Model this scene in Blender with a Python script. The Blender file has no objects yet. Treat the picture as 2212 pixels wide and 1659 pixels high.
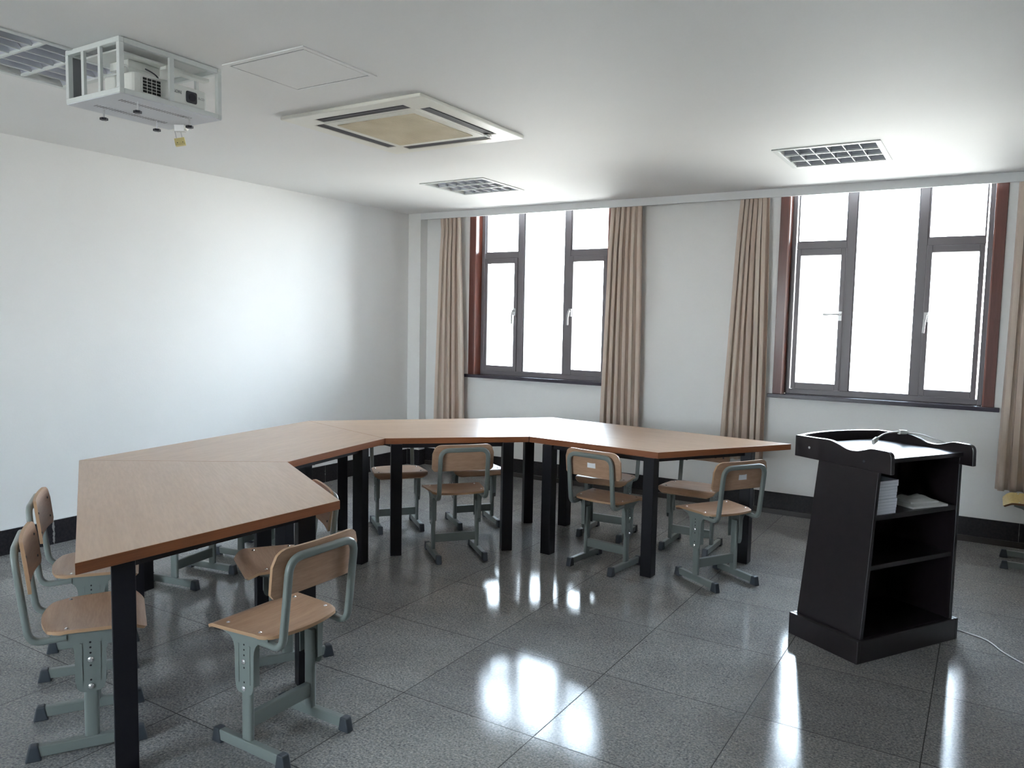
import bpy, bmesh, math, random
from mathutils import Vector, Matrix
random.seed(7)
C = bpy.context.scene.collection
PI = math.pi
# ------------------------------------------------------------------ helpers
def V(*a): return Vector(a)
def new_obj(name, bm, mats, parent=None, smooth=None, bevel=0, seg=2):
    me = bpy.data.meshes.new(name)
    bmesh.ops.recalc_face_normals(bm, faces=bm.faces[:])
    bm.to_mesh(me); bm.free()
    if not isinstance(mats, (list, tuple)): mats = [mats]
    for m in mats: me.materials.append(m)
    o = bpy.data.objects.new(name, me); C.objects.link(o)
    if parent: o.parent = parent
    if smooth is not None:
        for p in me.polygons: p.use_smooth = True
        try: me.set_sharp_from_angle(angle=math.radians(smooth))
        except Exception: pass
    if bevel:
        b = o.modifiers.new('bevel', 'BEVEL'); b.width = bevel; b.segments = seg; b.limit_method = 'ANGLE'; b.angle_limit = math.radians(40)
    return o
def empty(name, loc=(0,0,0), rz=0, label=None, cat=None, group=None, kind=None):
    o = bpy.data.objects.new(name, None); C.objects.link(o)
    o.location = loc; o.rotation_euler = (0,0,rz); o.empty_display_size = .1
    tag(o, label, cat, group, kind); return o
def tag(o, label=None, cat=None, group=None, kind=None):
    if label: o['label'] = label
    if cat: o['category'] = cat
    if group: o['group'] = group
    if kind: o['kind'] = kind
    return o
def box(bm, a, b, mi=0, M=None):
    x0,y0,z0 = a; x1,y1,z1 = b
    vs = [Vector(p) for p in ((x0,y0,z0),(x1,y0,z0),(x1,y1,z0),(x0,y1,z0),(x0,y0,z1),(x1,y0,z1),(x1,y1,z1),(x0,y1,z1))]
    if M: vs = [M @ v for v in vs]
    vs = [bm.verts.new(v) for v in vs]
    for f in ((0,3,2,1),(4,5,6,7),(0,1,5,4),(1,2,6,5),(2,3,7,6),(3,0,4,7)):
        bm.faces.new([vs[i] for i in f]).material_index = mi
def prism(bm, pts, z0, z1, mi=0, mi_side=None, M=None):
    """polygon pts (x,y) extruded z0..z1 ; M maps afterwards"""
    f = (lambda v: M @ v) if M else (lambda v: v)
    lo = [bm.verts.new(f(Vector((p[0],p[1],z0)))) for p in pts]; hi = [bm.verts.new(f(Vector((p[0],p[1],z1)))) for p in pts]
    bm.faces.new(list(reversed(lo))).material_index = mi
    bm.faces.new(hi).material_index = mi
    n = len(pts)
    for i in range(n):
        bm.faces.new((lo[i],lo[(i+1)%n],hi[(i+1)%n],hi[i])).material_index = mi if mi_side is None else mi_side
def cyl(bm, p0, p1, r, n=16, mi=0, r1=None):
    p0, p1 = Vector(p0), Vector(p1); d = (p1-p0).normalized()
    u = d.orthogonal().normalized(); v = d.cross(u); r1 = r if r1 is None else r1
    A = [bm.verts.new(p0+(u*math.cos(2*PI*i/n)+v*math.sin(2*PI*i/n))*r) for i in range(n)]
    B = [bm.verts.new(p1+(u*math.cos(2*PI*i/n)+v*math.sin(2*PI*i/n))*r1) for i in range(n)]
    bm.faces.new(list(reversed(A))).material_index = mi; bm.faces.new(B).material_index = mi
    for i in range(n): bm.faces.new((A[i],A[(i+1)%n],B[(i+1)%n],B[i])).material_index = mi
def sweep(bm, path, sec, up=(1,0,0), mi=0, cap=True):
    """sweep section (list of (a,b)) along path; a along 'side' , b along normal"""
    P = [Vector(p) for p in path]; rings = []
    n = len(P); up = Vector(up)
    for i in range(n):
        t = (P[min(i+1,n-1)]-P[max(i-1,0)]).normalized()
        s = (up - t*up.dot(t))
        if s.length < 1e-4: s = t.orthogonal()
        s.normalize(); w = t.cross(s); up = s
        rings.append([bm.verts.new(P[i]+s*a+w*b) for a,b in sec])
    m = len(sec)
    for i in range(n-1):
        for j in range(m):
            bm.faces.new((rings[i][j],rings[i][(j+1)%m],rings[i+1][(j+1)%m],rings[i+1][j])).material_index = mi
    if cap:
        bm.faces.new(list(reversed(rings[0]))).material_index = mi; bm.faces.new(rings[-1]).material_index = mi
def circ(r, n=10, r2=None):
    r2 = r2 or r
    return [(r*math.cos(2*PI*i/n), r2*math.sin(2*PI*i/n)) for i in range(n)]
def rrect(w, h, r, n=4):
    out = []
    for cx,cy,a0 in ((w/2-r,h/2-r,0),(-w/2+r,h/2-r,PI/2),(-w/2+r,-h/2+r,PI),(w/2-r,-h/2+r,1.5*PI)):
        for i in range(n+1):
            a = a0+i*PI/2/n; out.append((cx+r*math.cos(a), cy+r*math.sin(a)))
    return out
def arc3(p0, pc, p1, n=6):
    """rounded corner (quadratic) from p0 via corner pc to p1"""
    p0,pc,p1 = Vector(p0),Vector(pc),Vector(p1)
    return [p0*(1-t)**2+pc*2*t*(1-t)+p1*t*t for t in [i/n for i in range(n+1)]]
def catmull(pts, k=8):
    P = [Vector(p) for p in pts]; P = [P[0]*2-P[1]]+P+[P[-1]*2-P[-2]]; out = []
    for i in range(1, len(P)-2):
        for j in range(k):
            t = j/k; a,b,c,d = P[i-1:i+3]
            out.append(.5*((2*b)+(-a+c)*t+(2*a-5*b+4*c-d)*t*t+(-a+3*b-3*c+d)*t**3))
    out.append(P[-2]); return out
def copy_tree(o, parent=None):
    c = o.copy(); C.objects.link(c); c.parent = parent
    for ch in list(o.children): copy_tree(ch, c)
    return c
# ------------------------------------------------------------------ materials
def mat(name, col, rough=.5, metal=0, spec=.5, coat=0, coat_rough=.05, trans=0, sub=None):
    m = bpy.data.materials.new(name); m.use_nodes = True
    b = m.node_tree.nodes['Principled BSDF']
    b.inputs['Base Color'].default_value = (*col,1); b.inputs['Roughness'].default_value = rough
    b.inputs['Metallic'].default_value = metal; b.inputs['Specular IOR Level'].default_value = spec
    b.inputs['Coat Weight'].default_value = coat; b.inputs['Coat Roughness'].default_value = coat_rough
    return m
class NT:
    def __init__(s, m): s.t = m.node_tree; s.b = s.t.nodes['Principled BSDF']
    def n(s, typ, **kw):
        nd = s.t.nodes.new(typ)
        for k,v in kw.items():
            if k.startswith('i_'): nd.inputs[k[2:].replace('_',' ')].default_value = v
            else: setattr(nd, k, v)
        return nd
    def l(s, a, b): s.t.links.new(a, b)
    def ramp(s, src, stops, interp='LINEAR'):
        r = s.n('ShaderNodeValToRGB'); r.color_ramp.interpolation = interp
        e = r.color_ramp.elements
        while len(e) < len(stops): e.new(.5)
        for el,(p,c) in zip(e, stops): el.position = p; el.color = (*c,1) if len(c) == 3 else c
        s.l(src, r.inputs[0]); return r
    def math(s, op, a, b=None, c=None):
        m = s.n('ShaderNodeMath', operation=op)
        for i,v in enumerate((a,b,c)):
            if v is None: continue
            if isinstance(v,(int,float)): m.inputs[i].default_value = v
            else: s.l(v, m.inputs[i])
        return m.outputs[0]
    def mix(s, fac, a, b, mode='MIX'):
        m = s.n('ShaderNodeMix', data_type='RGBA', blend_type=mode)
        for sock,v in ((m.inputs[0],fac),(m.inputs[6],a),(m.inputs[7],b)):
            if isinstance(v,(int,float)): sock.default_value = v
            elif isinstance(v,tuple): sock.default_value = (*v,1) if len(v)==3 else v
            else: s.l(v, sock)
        return m.outputs[2]
def coords(T, which='Object', scale=(1,1,1), loc=(0,0,0)):
    tc = T.n('ShaderNodeTexCoord'); mp = T.n('ShaderNodeMapping')
    mp.inputs['Scale'].default_value = scale; mp.inputs['Location'].default_value = loc
    T.l(tc.outputs[which], mp.inputs['Vector']); return mp.outputs[0]
def wood(name, c1, c2, rough=.35, scale=(2,40,40), coat=.3, coat_rough=.15, amount=1.0):
    m = mat(name, c1, rough, coat=coat, coat_rough=coat_rough); T = NT(m)
    v = coords(T, 'Object', scale)
    n1 = T.n('ShaderNodeTexNoise'); n1.inputs['Scale'].default_value = 1.0; n1.inputs['Detail'].default_value = 6; n1.inputs['Distortion'].default_value = .4
    T.l(v, n1.inputs['Vector'])
    r = T.ramp(n1.outputs['Fac'], [(.3,c1),(.7,c2)])
    v2 = coords(T, 'Object', tuple(x*6 for x in scale))
    n2 = T.n('ShaderNodeTexNoise'); n2.inputs['Scale'].default_value = 1.0; T.l(v2, n2.inputs['Vector'])
    r2 = T.ramp(n2.outputs['Fac'], [(.35,(.88,.86,.84)),(.65,(1,1,1))])
    T.l(T.mix(1.0, r.outputs[0], r2.outputs[0], 'MULTIPLY'), T.b.inputs['Base Color'])
    return m
def painted(name, col, rough=.6, bump=.02, var=.04, scale=60):
    m = mat(name, col, rough); T = NT(m)
    v = coords(T, 'Object'); n1 = T.n('ShaderNodeTexNoise'); n1.inputs['Scale'].default_value = 1.3; n1.inputs['Detail'].default_value = 3
    T.l(v, n1.inputs['Vector'])
    r = T.ramp(n1.outputs['Fac'], [(.3,tuple(c*(1-var) for c in col)),(.7,col)])
    T.l(r.outputs[0], T.b.inputs['Base Color'])
    n2 = T.n('ShaderNodeTexNoise'); n2.inputs['Scale'].default_value = scale; n2.inputs['Detail'].default_value = 4; T.l(v, n2.inputs['Vector'])
    bp = T.n('ShaderNodeBump'); bp.inputs['Strength'].default_value = bump; bp.inputs['Distance'].default_value = .01
    T.l(n2.outputs['Fac'], bp.inputs['Height']); T.l(bp.outputs[0], T.b.inputs['Normal'])
    return m

M_wall = painted('wall_paint', (.84,.842,.835), .55, .05, .03, 90)
M_ceil = painted('ceiling_paint', (.82,.825,.82), .7, .05, .03, 40)
M_trimwhite = painted('pelmet_paint', (.78,.79,.80), .6, .02, .02)
# floor: polished granite tiles
M_floor = mat('granite_tiles', (.3,.3,.3), .1, spec=.17); T = NT(M_floor)
tc = T.n('ShaderNodeTexCoord'); sx = T.n('ShaderNodeSeparateXYZ'); T.l(tc.outputs['Object'], sx.inputs[0])
PX, PY, X0, Y0, JW = .6025, .6025, 3.772, -3.397, .0020
def joint(sock, p, o):
    a = T.math('SUBTRACT', sock, o-p*50); a = T.math('MODULO', a, p)
    return a
mx = joint(sx.outputs[0], PX, X0); my = joint(sx.outputs[1], PY, Y0)
def near(a, p): return T.math('MINIMUM', a, T.math('SUBTRACT', p, a))
jx = near(mx, PX); jy = near(my, PY)
jd = T.math('MINIMUM', jx, jy); jm = T.math('LESS_THAN', jd, JW)
idx = T.math('FLOOR', T.math('DIVIDE', T.math('SUBTRACT', sx.outputs[0], X0-PX*50), PX)); idy = T.math('FLOOR', T.math('DIVIDE', T.math('SUBTRACT', sx.outputs[1], Y0-PY*50), PY))
cmb = T.n('ShaderNodeCombineXYZ'); T.l(idx, cmb.inputs[0]); T.l(idy, cmb.inputs[1])
wn = T.n('ShaderNodeTexWhiteNoise'); T.l(cmb.outputs[0], wn.inputs[0])
vo = T.n('ShaderNodeTexNoise'); vo.inputs['Scale'].default_value = 120; vo.inputs['Detail'].default_value = 6; vo.inputs['Roughness'].default_value = .7; T.l(tc.outputs['Object'], vo.inputs['Vector'])
vg = T.n('ShaderNodeTexVoronoi'); vg.inputs['Scale'].default_value = 150; T.l(tc.outputs['Object'], vg.inputs['Vector'])
r1 = T.ramp(vo.outputs['Fac'], [(.33,(.105,.105,.112)),(.44,(.205,.206,.212)),(.56,(.315,.314,.312)),(.70,(.47,.46,.445))])
sepc = T.n('ShaderNodeSeparateColor'); T.l(vg.outputs['Color'], sepc.inputs[0])
r2 = T.ramp(sepc.outputs[0], [(0,(.6,.6,.62)),(.18,(.88,.88,.88)),(.5,(1,1,.99)),(.85,(1.0,.97,.93)),(1,(1.25,1.2,1.12))])
g = T.mix(1.0, r1.outputs[0], r2.outputs[0], 'MULTIPLY')
lo = T.n('ShaderNodeTexNoise'); lo.inputs['Scale'].default_value = 3.5; lo.inputs['Detail'].default_value = 5; T.l(tc.outputs['Object'], lo.inputs['Vector'])
r3 = T.ramp(lo.outputs['Fac'], [(.3,(.84,.83,.82)),(.7,(1.06,1.06,1.05))])
g = T.mix(1.0, g, r3.outputs[0], 'MULTIPLY')
tv = T.ramp(wn.outputs['Value'], [(0,(.9,.9,.9)),(1,(1.08,1.07,1.05))])
g = T.mix(1.0, g, tv.outputs[0], 'MULTIPLY')
g = T.mix(jm, g, (.025,.022,.02))
T.l(g, T.b.inputs['Base Color'])
rr = T.ramp(lo.outputs['Fac'], [(.3,(.028,.028,.028)),(.7,(.062,.062,.062))])
T.l(T.mix(jm, rr.outputs[0], (.6,.6,.6)), T.b.inputs['Roughness'])
bp = T.n('ShaderNodeBump'); bp.inputs['Strength'].default_value = .15; bp.inputs['Distance'].default_value = .0007
T.l(vo.outputs['Fac'], bp.inputs['Height'])
# slightly different tilt of every tile breaks up the mirror images at the joints
geo = T.n('ShaderNodeNewGeometry'); wv = T.n('ShaderNodeVectorMath', operation='SUBTRACT'); T.l(wn.outputs['Color'], wv.inputs[0]); wv.inputs[1].default_value = (.5,.5,.5)
ws = T.n('ShaderNodeVectorMath', operation='SCALE'); T.l(wv.outputs[0], ws.inputs[0]); ws.inputs['Scale'].default_value = .006
wa = T.n('ShaderNodeVectorMath', operation='ADD'); T.l(bp.outputs[0], wa.inputs[0]); T.l(ws.outputs[0], wa.inputs[1])
wnm = T.n('ShaderNodeVectorMath', operation='NORMALIZE'); T.l(wa.outputs[0], wnm.inputs[0]); T.l(wnm.outputs[0], T.b.inputs['Normal'])

# baseboard: black stone tiles with joints and a few chips
def base_mat(name, axis, chip):
    m = mat(name, (.02,.018,.022), .42, spec=.25); T = NT(m)
    tc = T.n('ShaderNodeTexCoord'); sx = T.n('ShaderNodeSeparateXYZ'); T.l(tc.outputs['Object'], sx.inputs[0])
    a = T.math('MODULO', T.math('ADD', sx.outputs[axis], 60.33), .6025)
    d = T.math('MINIMUM', a, T.math('SUBTRACT', .6025, a))
    n = T.n('ShaderNodeTexNoise'); n.inputs['Scale'].default_value = 26; n.inputs['Detail'].default_value = 3; T.l(tc.outputs['Object'], n.inputs['Vector'])
    w = T.math('MULTIPLY', T.math('MAXIMUM', T.math('SUBTRACT', n.outputs['Fac'], .5), 0), chip)
    j = T.math('LESS_THAN', d, T.math('ADD', w, .0012))
    n2 = T.n('ShaderNodeTexNoise'); n2.inputs['Scale'].default_value = 60; T.l(tc.outputs['Object'], n2.inputs['Vector'])
    r = T.ramp(n2.outputs['Fac'], [(.3,(.012,.011,.014)),(.75,(.03,.026,.03))])
    T.l(T.mix(j, r.outputs[0], (.28,.27,.26)), T.b.inputs['Base Color']); return m
M_base_l = base_mat('black_stone_left', 1, .05); M_base_f = base_mat('black_stone_front', 0, .012)
M_baselip = mat('dark_brown_lip', (.03,.022,.02), .35)
M_top = wood('beech_laminate', (.42,.275,.18), (.48,.325,.22), .33, (1.5,14,14), coat=.1, coat_rough=.12)
M_edge = wood('beech_edge_band', (.22,.070,.026), (.28,.096,.038), .35, (3,3,60), coat=.2)
M_ply = wood('chair_plywood', (.40,.24,.15), (.50,.32,.21), .38, (3,30,30), coat=.2, coat_rough=.2)
M_plyedge = mat('ply_edge', (.40,.245,.14), .45)
M_yellow = wood('yellow_plywood', (.68,.50,.16), (.76,.58,.22), .35, (3,20,20), coat=.3)
M_yellowedge = mat('yellow_ply_edge', (.20,.10,.05), .5)
M_grey = mat('grey_green_enamel', (.18,.203,.19), .32, spec=.5)
M_cap = mat('dark_grey_plastic', (.045,.052,.062), .5)
M_chrome = mat('chrome', (.85,.85,.86), .25, metal=.8)
M_hole = mat('hole_dark', (.01,.01,.01), .8)
M_black = mat('black_enamel', (.006,.0055,.009), .42, spec=.3)
M_lect = wood('dark_espresso_veneer', (.009,.006,.0085), (.014,.009,.012), .3, (3,24,24), coat=.25, coat_rough=.2)
M_paper = mat('white_paper', (.72,.74,.80), .7)
M_cover = mat('booklet_cover', (.50,.53,.60), .5)
M_cloth = painted('white_cloth', (.62,.62,.60), .9, .4, .05, 300)
M_sticker = mat('white_sticker', (.80,.80,.82), .5)
M_wpl = mat('white_plastic', (.70,.71,.68), .35)
M_cream = mat('cream_plastic', (.80,.79,.72), .4)
M_brass = mat('brass', (.72,.62,.28), .35, metal=.6)
M_knob = mat('black_knob', (.02,.02,.03), .4)
M_wmetal = mat('white_enamel', (.66,.69,.68), .4)
M_plate = mat('cage_plate_enamel', (.62,.64,.68), .5)
M_slot = mat('slot_grey', (.22,.23,.24), .7)
M_dark = mat('dark_recess', (.03,.028,.035), .6)
M_frame = mat('window_aluminium', (.17,.155,.165), .4, spec=.5)
M_red = wood('red_brown_casing', (.12,.038,.030), (.155,.048,.036), .4, (20,20,2), coat=.2)
M_reveal = wood('varnished_reveal', (.20,.045,.022), (.26,.06,.03), .35, (20,20,2), coat=1.0, coat_rough=.30)
M_sill = mat('dark_stone_sill', (.045,.038,.055), .22)
M_handle = mat('handle_grey', (.55,.55,.55), .35, metal=.3)
M_cable = mat('white_cable', (.62,.62,.60), .45)
M_alu = mat('louvre_aluminium', (.58,.60,.66), .35, metal=.35)
M_tube = mat('glass_tube_white', (.8,.8,.8), .3)
M_filter = mat('yellowed_filter', (.62,.54,.36), .6)
# ac grille texture
T = NT(M_filter); v = coords(T, 'Object'); n = T.n('ShaderNodeTexNoise'); n.inputs['Scale'].default_value = 5; T.l(v, n.inputs['Vector'])
r = T.ramp(n.outputs['Fac'], [(.3,(.62,.54,.38)),(.7,(.74,.66,.50))]); T.l(r.outputs[0], T.b.inputs['Base Color'])
# glass: clear pane, mostly transparent with a weak mirror reflection
M_glass = bpy.data.materials.new('window_glass'); M_glass.use_nodes = True
t = M_glass.node_tree; t.nodes.clear(); o = t.nodes.new('ShaderNodeOutputMaterial'); mx_ = t.nodes.new('ShaderNodeMixShader'); tr = t.nodes.new('ShaderNodeBsdfTransparent'); gl = t.nodes.new('ShaderNodeBsdfGlossy'); fr = t.nodes.new('ShaderNodeFresnel')
tr.inputs[0].default_value = (.95,.97,.97,1); gl.inputs['Roughness'].default_value = .02; fr.inputs[0].default_value = 1.45
t.links.new(fr.outputs[0], mx_.inputs[0]); t.links.new(tr.outputs[0], mx_.inputs[1]); t.links.new(gl.outputs[0], mx_.inputs[2]); t.links.new(mx_.outputs[0], o.inputs[0])
# curtain cloth: woven stripes along the cloth width (UV u in metres)
M_curt = bpy.data.materials.new('striped_curtain'); M_curt.use_nodes = True; T = NT(M_curt)
tc = T.n('ShaderNodeTexCoord'); sx = T.n('ShaderNodeSeparateXYZ'); T.l(tc.outputs['UV'], sx.inputs[0])
cb = T.n('ShaderNodeCombineXYZ'); T.l(T.math('MULTIPLY', sx.outputs[0], 14), cb.inputs[0])
n = T.n('ShaderNodeTexNoise'); n.inputs['Scale'].default_value = 1; n.inputs['Detail'].default_value = 3; T.l(cb.outputs[0], n.inputs['Vector'])
r = T.ramp(n.outputs['Fac'], [(.30,(.58,.44,.365)),(.45,(.70,.57,.48)),(.55,(.76,.65,.56)),(.68,(.86,.77,.69))])
T.l(r.outputs[0], T.b.inputs['Base Color']); T.b.inputs['Roughness'].default_value = .6; T.b.inputs['Sheen Weight'].default_value = .2
trl = T.n('ShaderNodeBsdfTranslucent'); T.l(r.outputs[0], trl.inputs[0]); ms = T.n('ShaderNodeMixShader'); ms.inputs[0].default_value = .22
out = T.t.nodes['Material Output']; T.l(T.b.outputs[0], ms.inputs[1]); T.l(trl.outputs[0], ms.inputs[2]); T.l(ms.outputs[0], out.inputs[0])

# ------------------------------------------------------------------ room
H = 2.555; XR = 8.6; YB = -9.4; BEAM_Y = -.11; BEAM_Z = 2.492; TOPZ = 2.80
bm = bmesh.new(); box(bm, (-.2,YB-.2,-.15), (XR+.2,.25,0)); tag(new_obj('floor', bm, M_floor), kind='structure')
# ceiling with openings for the recessed lights
LIGHTS = [(1.59,-4.55),(1.52,-1.18),(4.205,-1.18)]
holes = [(x-.275,x+.275,y-.275,y+.275) for x,y in LIGHTS]
xs = sorted({-.2,XR+.2}|{h for r_ in holes for h in r_[:2]}); ys = sorted({YB-.2,BEAM_Y-.02}|{h for r_ in holes for h in r_[2:]})
bm = bmesh.new(); vc = {}
def vget(x,y,z):
    k = (round(x,4),round(y,4),round(z,4))
    if k not in vc: vc[k] = bm.verts.new(k)
    return vc[k]
solid = lambda i,j: 0<=i<len(xs)-1 and 0<=j<len(ys)-1 and not any(a-1e-6<=(xs[i]+xs[i+1])/2<=b and c<=(ys[j]+ys[j+1])/2<=d for a,b,c,d in holes)
ZT = TOPZ
for i in range(len(xs)-1):
    for j in range(len(ys)-1):
        if not solid(i,j): continue
        a,b,c,d = xs[i],xs[i+1],ys[j],ys[j+1]
        bm.faces.new([vget(*p) for p in ((a,c,H),(b,c,H),(b,d,H),(a,d,H))]); bm.faces.new([vget(*p) for p in ((a,d,ZT),(b,d,ZT),(b,c,ZT),(a,c,ZT))])
        for di,dj,p,q in ((-1,0,(a,d),(a,c)),(1,0,(b,c),(b,d)),(0,-1,(a,c),(b,c)),(0,1,(b,d),(a,d))):
            if not solid(i+di,j+dj): bm.faces.new([vget(*e) for e in ((*p,H),(*q,H),(*q,ZT),(*p,ZT))])
tag(new_obj('ceiling', bm, M_ceil), kind='structure')
bm = bmesh.new(); box(bm, (-.2,YB-.2,0), (0,.25,TOPZ)); tag(new_obj('wall_left', bm, M_wall), kind='structure')
bm = bmesh.new(); box(bm, (XR,YB-.2,0), (XR+.2,.25,TOPZ)); tag(new_obj('wall_right', bm, M_wall), kind='structure')
bm = bmesh.new(); BW_ = [(1.5,3.2)]; x = 0      # wall behind the camera with one unseen window added to brighten the window wall
for a,b in BW_:
    box(bm, (x,YB-.2,0), (a,YB,TOPZ)); box(bm, (a,YB-.2,0), (b,YB,1.0)); box(bm, (a,YB-.2,2.35), (b,YB,TOPZ)); x = b
box(bm, (x,YB-.2,0), (XR,YB,TOPZ)); tag(new_obj('wall_back', bm, M_wall), kind='structure')
def added_fill_window(i, a, b):
    w = empty('window_%d'%i, ((a+b)/2,YB-.1,1.0)); w['kind'] = 'structure'; h = (b-a)/2; bm = bmesh.new()  # invented opening out of view, lets fill daylight into the room
    for x0,x1,z0,z1 in ((-h,-h+.05,0,1.35),(h-.05,h,0,1.35),(-h+.05,h-.05,0,.05),(-h+.05,h-.05,1.30,1.35),(-.03,.03,.05,1.30)): box(bm, (x0,-.03,z0), (x1,.03,z1))
    new_obj('window_frame', bm, M_frame, w)
    for s in (-1,1):
        x0,x1 = sorted((s*.03, s*(h-.05))); bm = bmesh.new(); box(bm, (x0,-.003,.05), (x1,.003,1.30)); new_obj('pane', bm, M_glass, w)
for i,(a,b) in enumerate(BW_): added_fill_window(3+i, a, b)
# window wall
WINS = [1.468, 4.392]; WS = [1.035,1]; SZ = .965; WT = 2.66; WTH = .24
bm = bmesh.new(); x = 0
for wx,ws_ in zip(WINS,WS):
    WH = .69*ws_
    box(bm, (x,0,0), (wx-WH,WTH,TOPZ)); box(bm, (wx-WH,0,0), (wx+WH,WTH,SZ-.02)); box(bm, (wx-WH,0,WT), (wx+WH,WTH,TOPZ)); x = wx+WH
box(bm, (x,0,0), (XR,WTH,TOPZ)); box(bm, (0,BEAM_Y,0), (.155,0,H+.1))
tag(new_obj('wall_front', bm, M_wall), kind='structure')
bm = bmesh.new(); box(bm, (.155,BEAM_Y-.0,BEAM_Z), (XR,BEAM_Y+.022,H)); box(bm, (.0,BEAM_Y-.02,H), (XR,BEAM_Y+.022,TOPZ-.002)); 
tag(new_obj('trim_1', bm, M_trimwhite), kind='structure')
bm = bmesh.new(); box(bm, (.0,BEAM_Y+.022,TOPZ-.04), (XR,0,TOPZ)); tag(new_obj('trim_2', bm, M_trimwhite), kind='structure')
# baseboards
bm = bmesh.new(); box(bm, (0,YB,0), (.014,BEAM_Y-.014,.155)); tag(new_obj('baseboard_left', bm, M_base_l, bevel=.002), kind='structure')
bm = bmesh.new()
box(bm, (.014,BEAM_Y-.014,0), (.169,BEAM_Y,.158)); box(bm, (.155,BEAM_Y,0), (.169,-.014,.158)); box(bm, (.155,-.014,0), (XR,0,.172))
box(bm, (.169,-.03,0), (XR,-.014,.042), 1)
tag(new_obj('baseboard_front', bm, [M_base_f, M_baselip], bevel=.002), kind='structure')
# plaster lip above left baseboard
bm = bmesh.new(); box(bm, (0,YB,.155), (.005,BEAM_Y-.014,.160)); tag(new_obj('trim_3', bm, M_trimwhite), kind='structure')

def rect_frame(bm, x0, x1, z0, z1, w, y0, y1, mi=0, wz=None):
    wz = w if wz is None else wz
    box(bm, (x0,y0,z0), (x0+w,y1,z1), mi); box(bm, (x1-w,y0,z0), (x1,y1,z1), mi)
    box(bm, (x0+w,y0,z1-wz), (x1-w,y1,z1), mi); box(bm, (x0+w,y0,z0), (x1-w,y1,z0+wz), mi)
def window(i, wx):
    w = empty('window_%d'%i, (wx,0,SZ)); w['kind'] = 'structure'; w.scale.x = WS[i-1]
    Z = SZ
    # casing + reveal lining (red-brown wood)
    bm = bmesh.new(); zt = WT-Z
    for s in (-1,1):
        xa, xb = sorted((s*.752, s*.688)); box(bm, (xa,-.014,0), (xb,0,zt))
        xa, xb = sorted((s*.69, s*.678)); box(bm, (xa,-.014,0), (xb,.235,zt), 1)
    new_obj('casing', bm, [M_red, M_reveal], w, bevel=.002)
    # aluminium frame
    Y0, Y1 = .09, .15
    bm = bmesh.new()
    rect_frame(bm, -.678, .678, 0, zt, .032, Y0, Y1, wz=.04)
    for s in (-1,1):
        a,b = sorted((s*.212, s*.272)); box(bm, (a,Y0,.04), (b,Y1,zt-.04))
        a,b = sorted((s*.272, s*.638)); box(bm, (a,Y0,2.105-Z), (b,Y1,2.155-Z))
        # fixed bead around the top light
        rect_frame(bm, a, b, 2.155-Z, zt-.04, .012, Y0+.01, Y1-.01)
    rect_frame(bm, -.212, .212, .04, zt-.04, .008, Y0+.01, Y1-.01)
    new_obj('window_frame', bm, M_frame, w, bevel=.003)
    for s in (-1,1):
        a,b = sorted((s*.274, s*.636)); bm = bmesh.new()
        rect_frame(bm, a, b, .042, 2.103-Z, .034, Y0-.012, Y1-.004, wz=.05)
        sash = new_obj('sash', bm, M_frame, w, bevel=.003)
        bm = bmesh.new(); box(bm, (a+.034,.118,.092), (b-.034,.122,2.053-Z)); new_obj('pane', bm, M_glass, sash)
        # handle on the inner stile
        hx = s*.292; bm = bmesh.new(); hz = 1.585-Z
        box(bm, (hx-.013,Y0-.026,hz-.035), (hx+.013,Y0-.012,hz+.035))
        cyl(bm, (hx,Y0-.026,hz+.012), (hx,Y0-.052,hz+.012), .009, 12)
        if i == 2 and s == -1: sweep(bm, [(hx,Y0-.05,hz+.012),(hx-.05,Y0-.056,hz+.013),(hx-.12,Y0-.05,hz+.01)], rrect(.016,.012,.004,2), up=(0,0,1))
        else: sweep(bm, [(hx,Y0-.05,hz+.016),(hx-.004,Y0-.06,hz-.03),(hx-.010,Y0-.052,hz-.115)], rrect(.018,.012,.004,2), up=(1,0,0))
        new_obj('handle', bm, M_handle, sash, smooth=40)
        bm = bmesh.new(); box(bm, (a+.01,.118,2.165-Z), (b-.01,.122,zt-.05)); new_obj('pane', bm, M_glass, w)
    bm = bmesh.new(); box(bm, (-.206,.118,.048), (.206,.122,zt-.048)); new_obj('pane', bm, M_glass, w)
    bm = bmesh.new(); box(bm, (-.785,-.045,-.03), (.785,0,0)); box(bm, (-.678,0,-.02), (.678,.24,0)); new_obj('window_sill', bm, M_sill, w, bevel=.003)
    return w
for i,wx in enumerate(WINS): window(i+1, wx)

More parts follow.
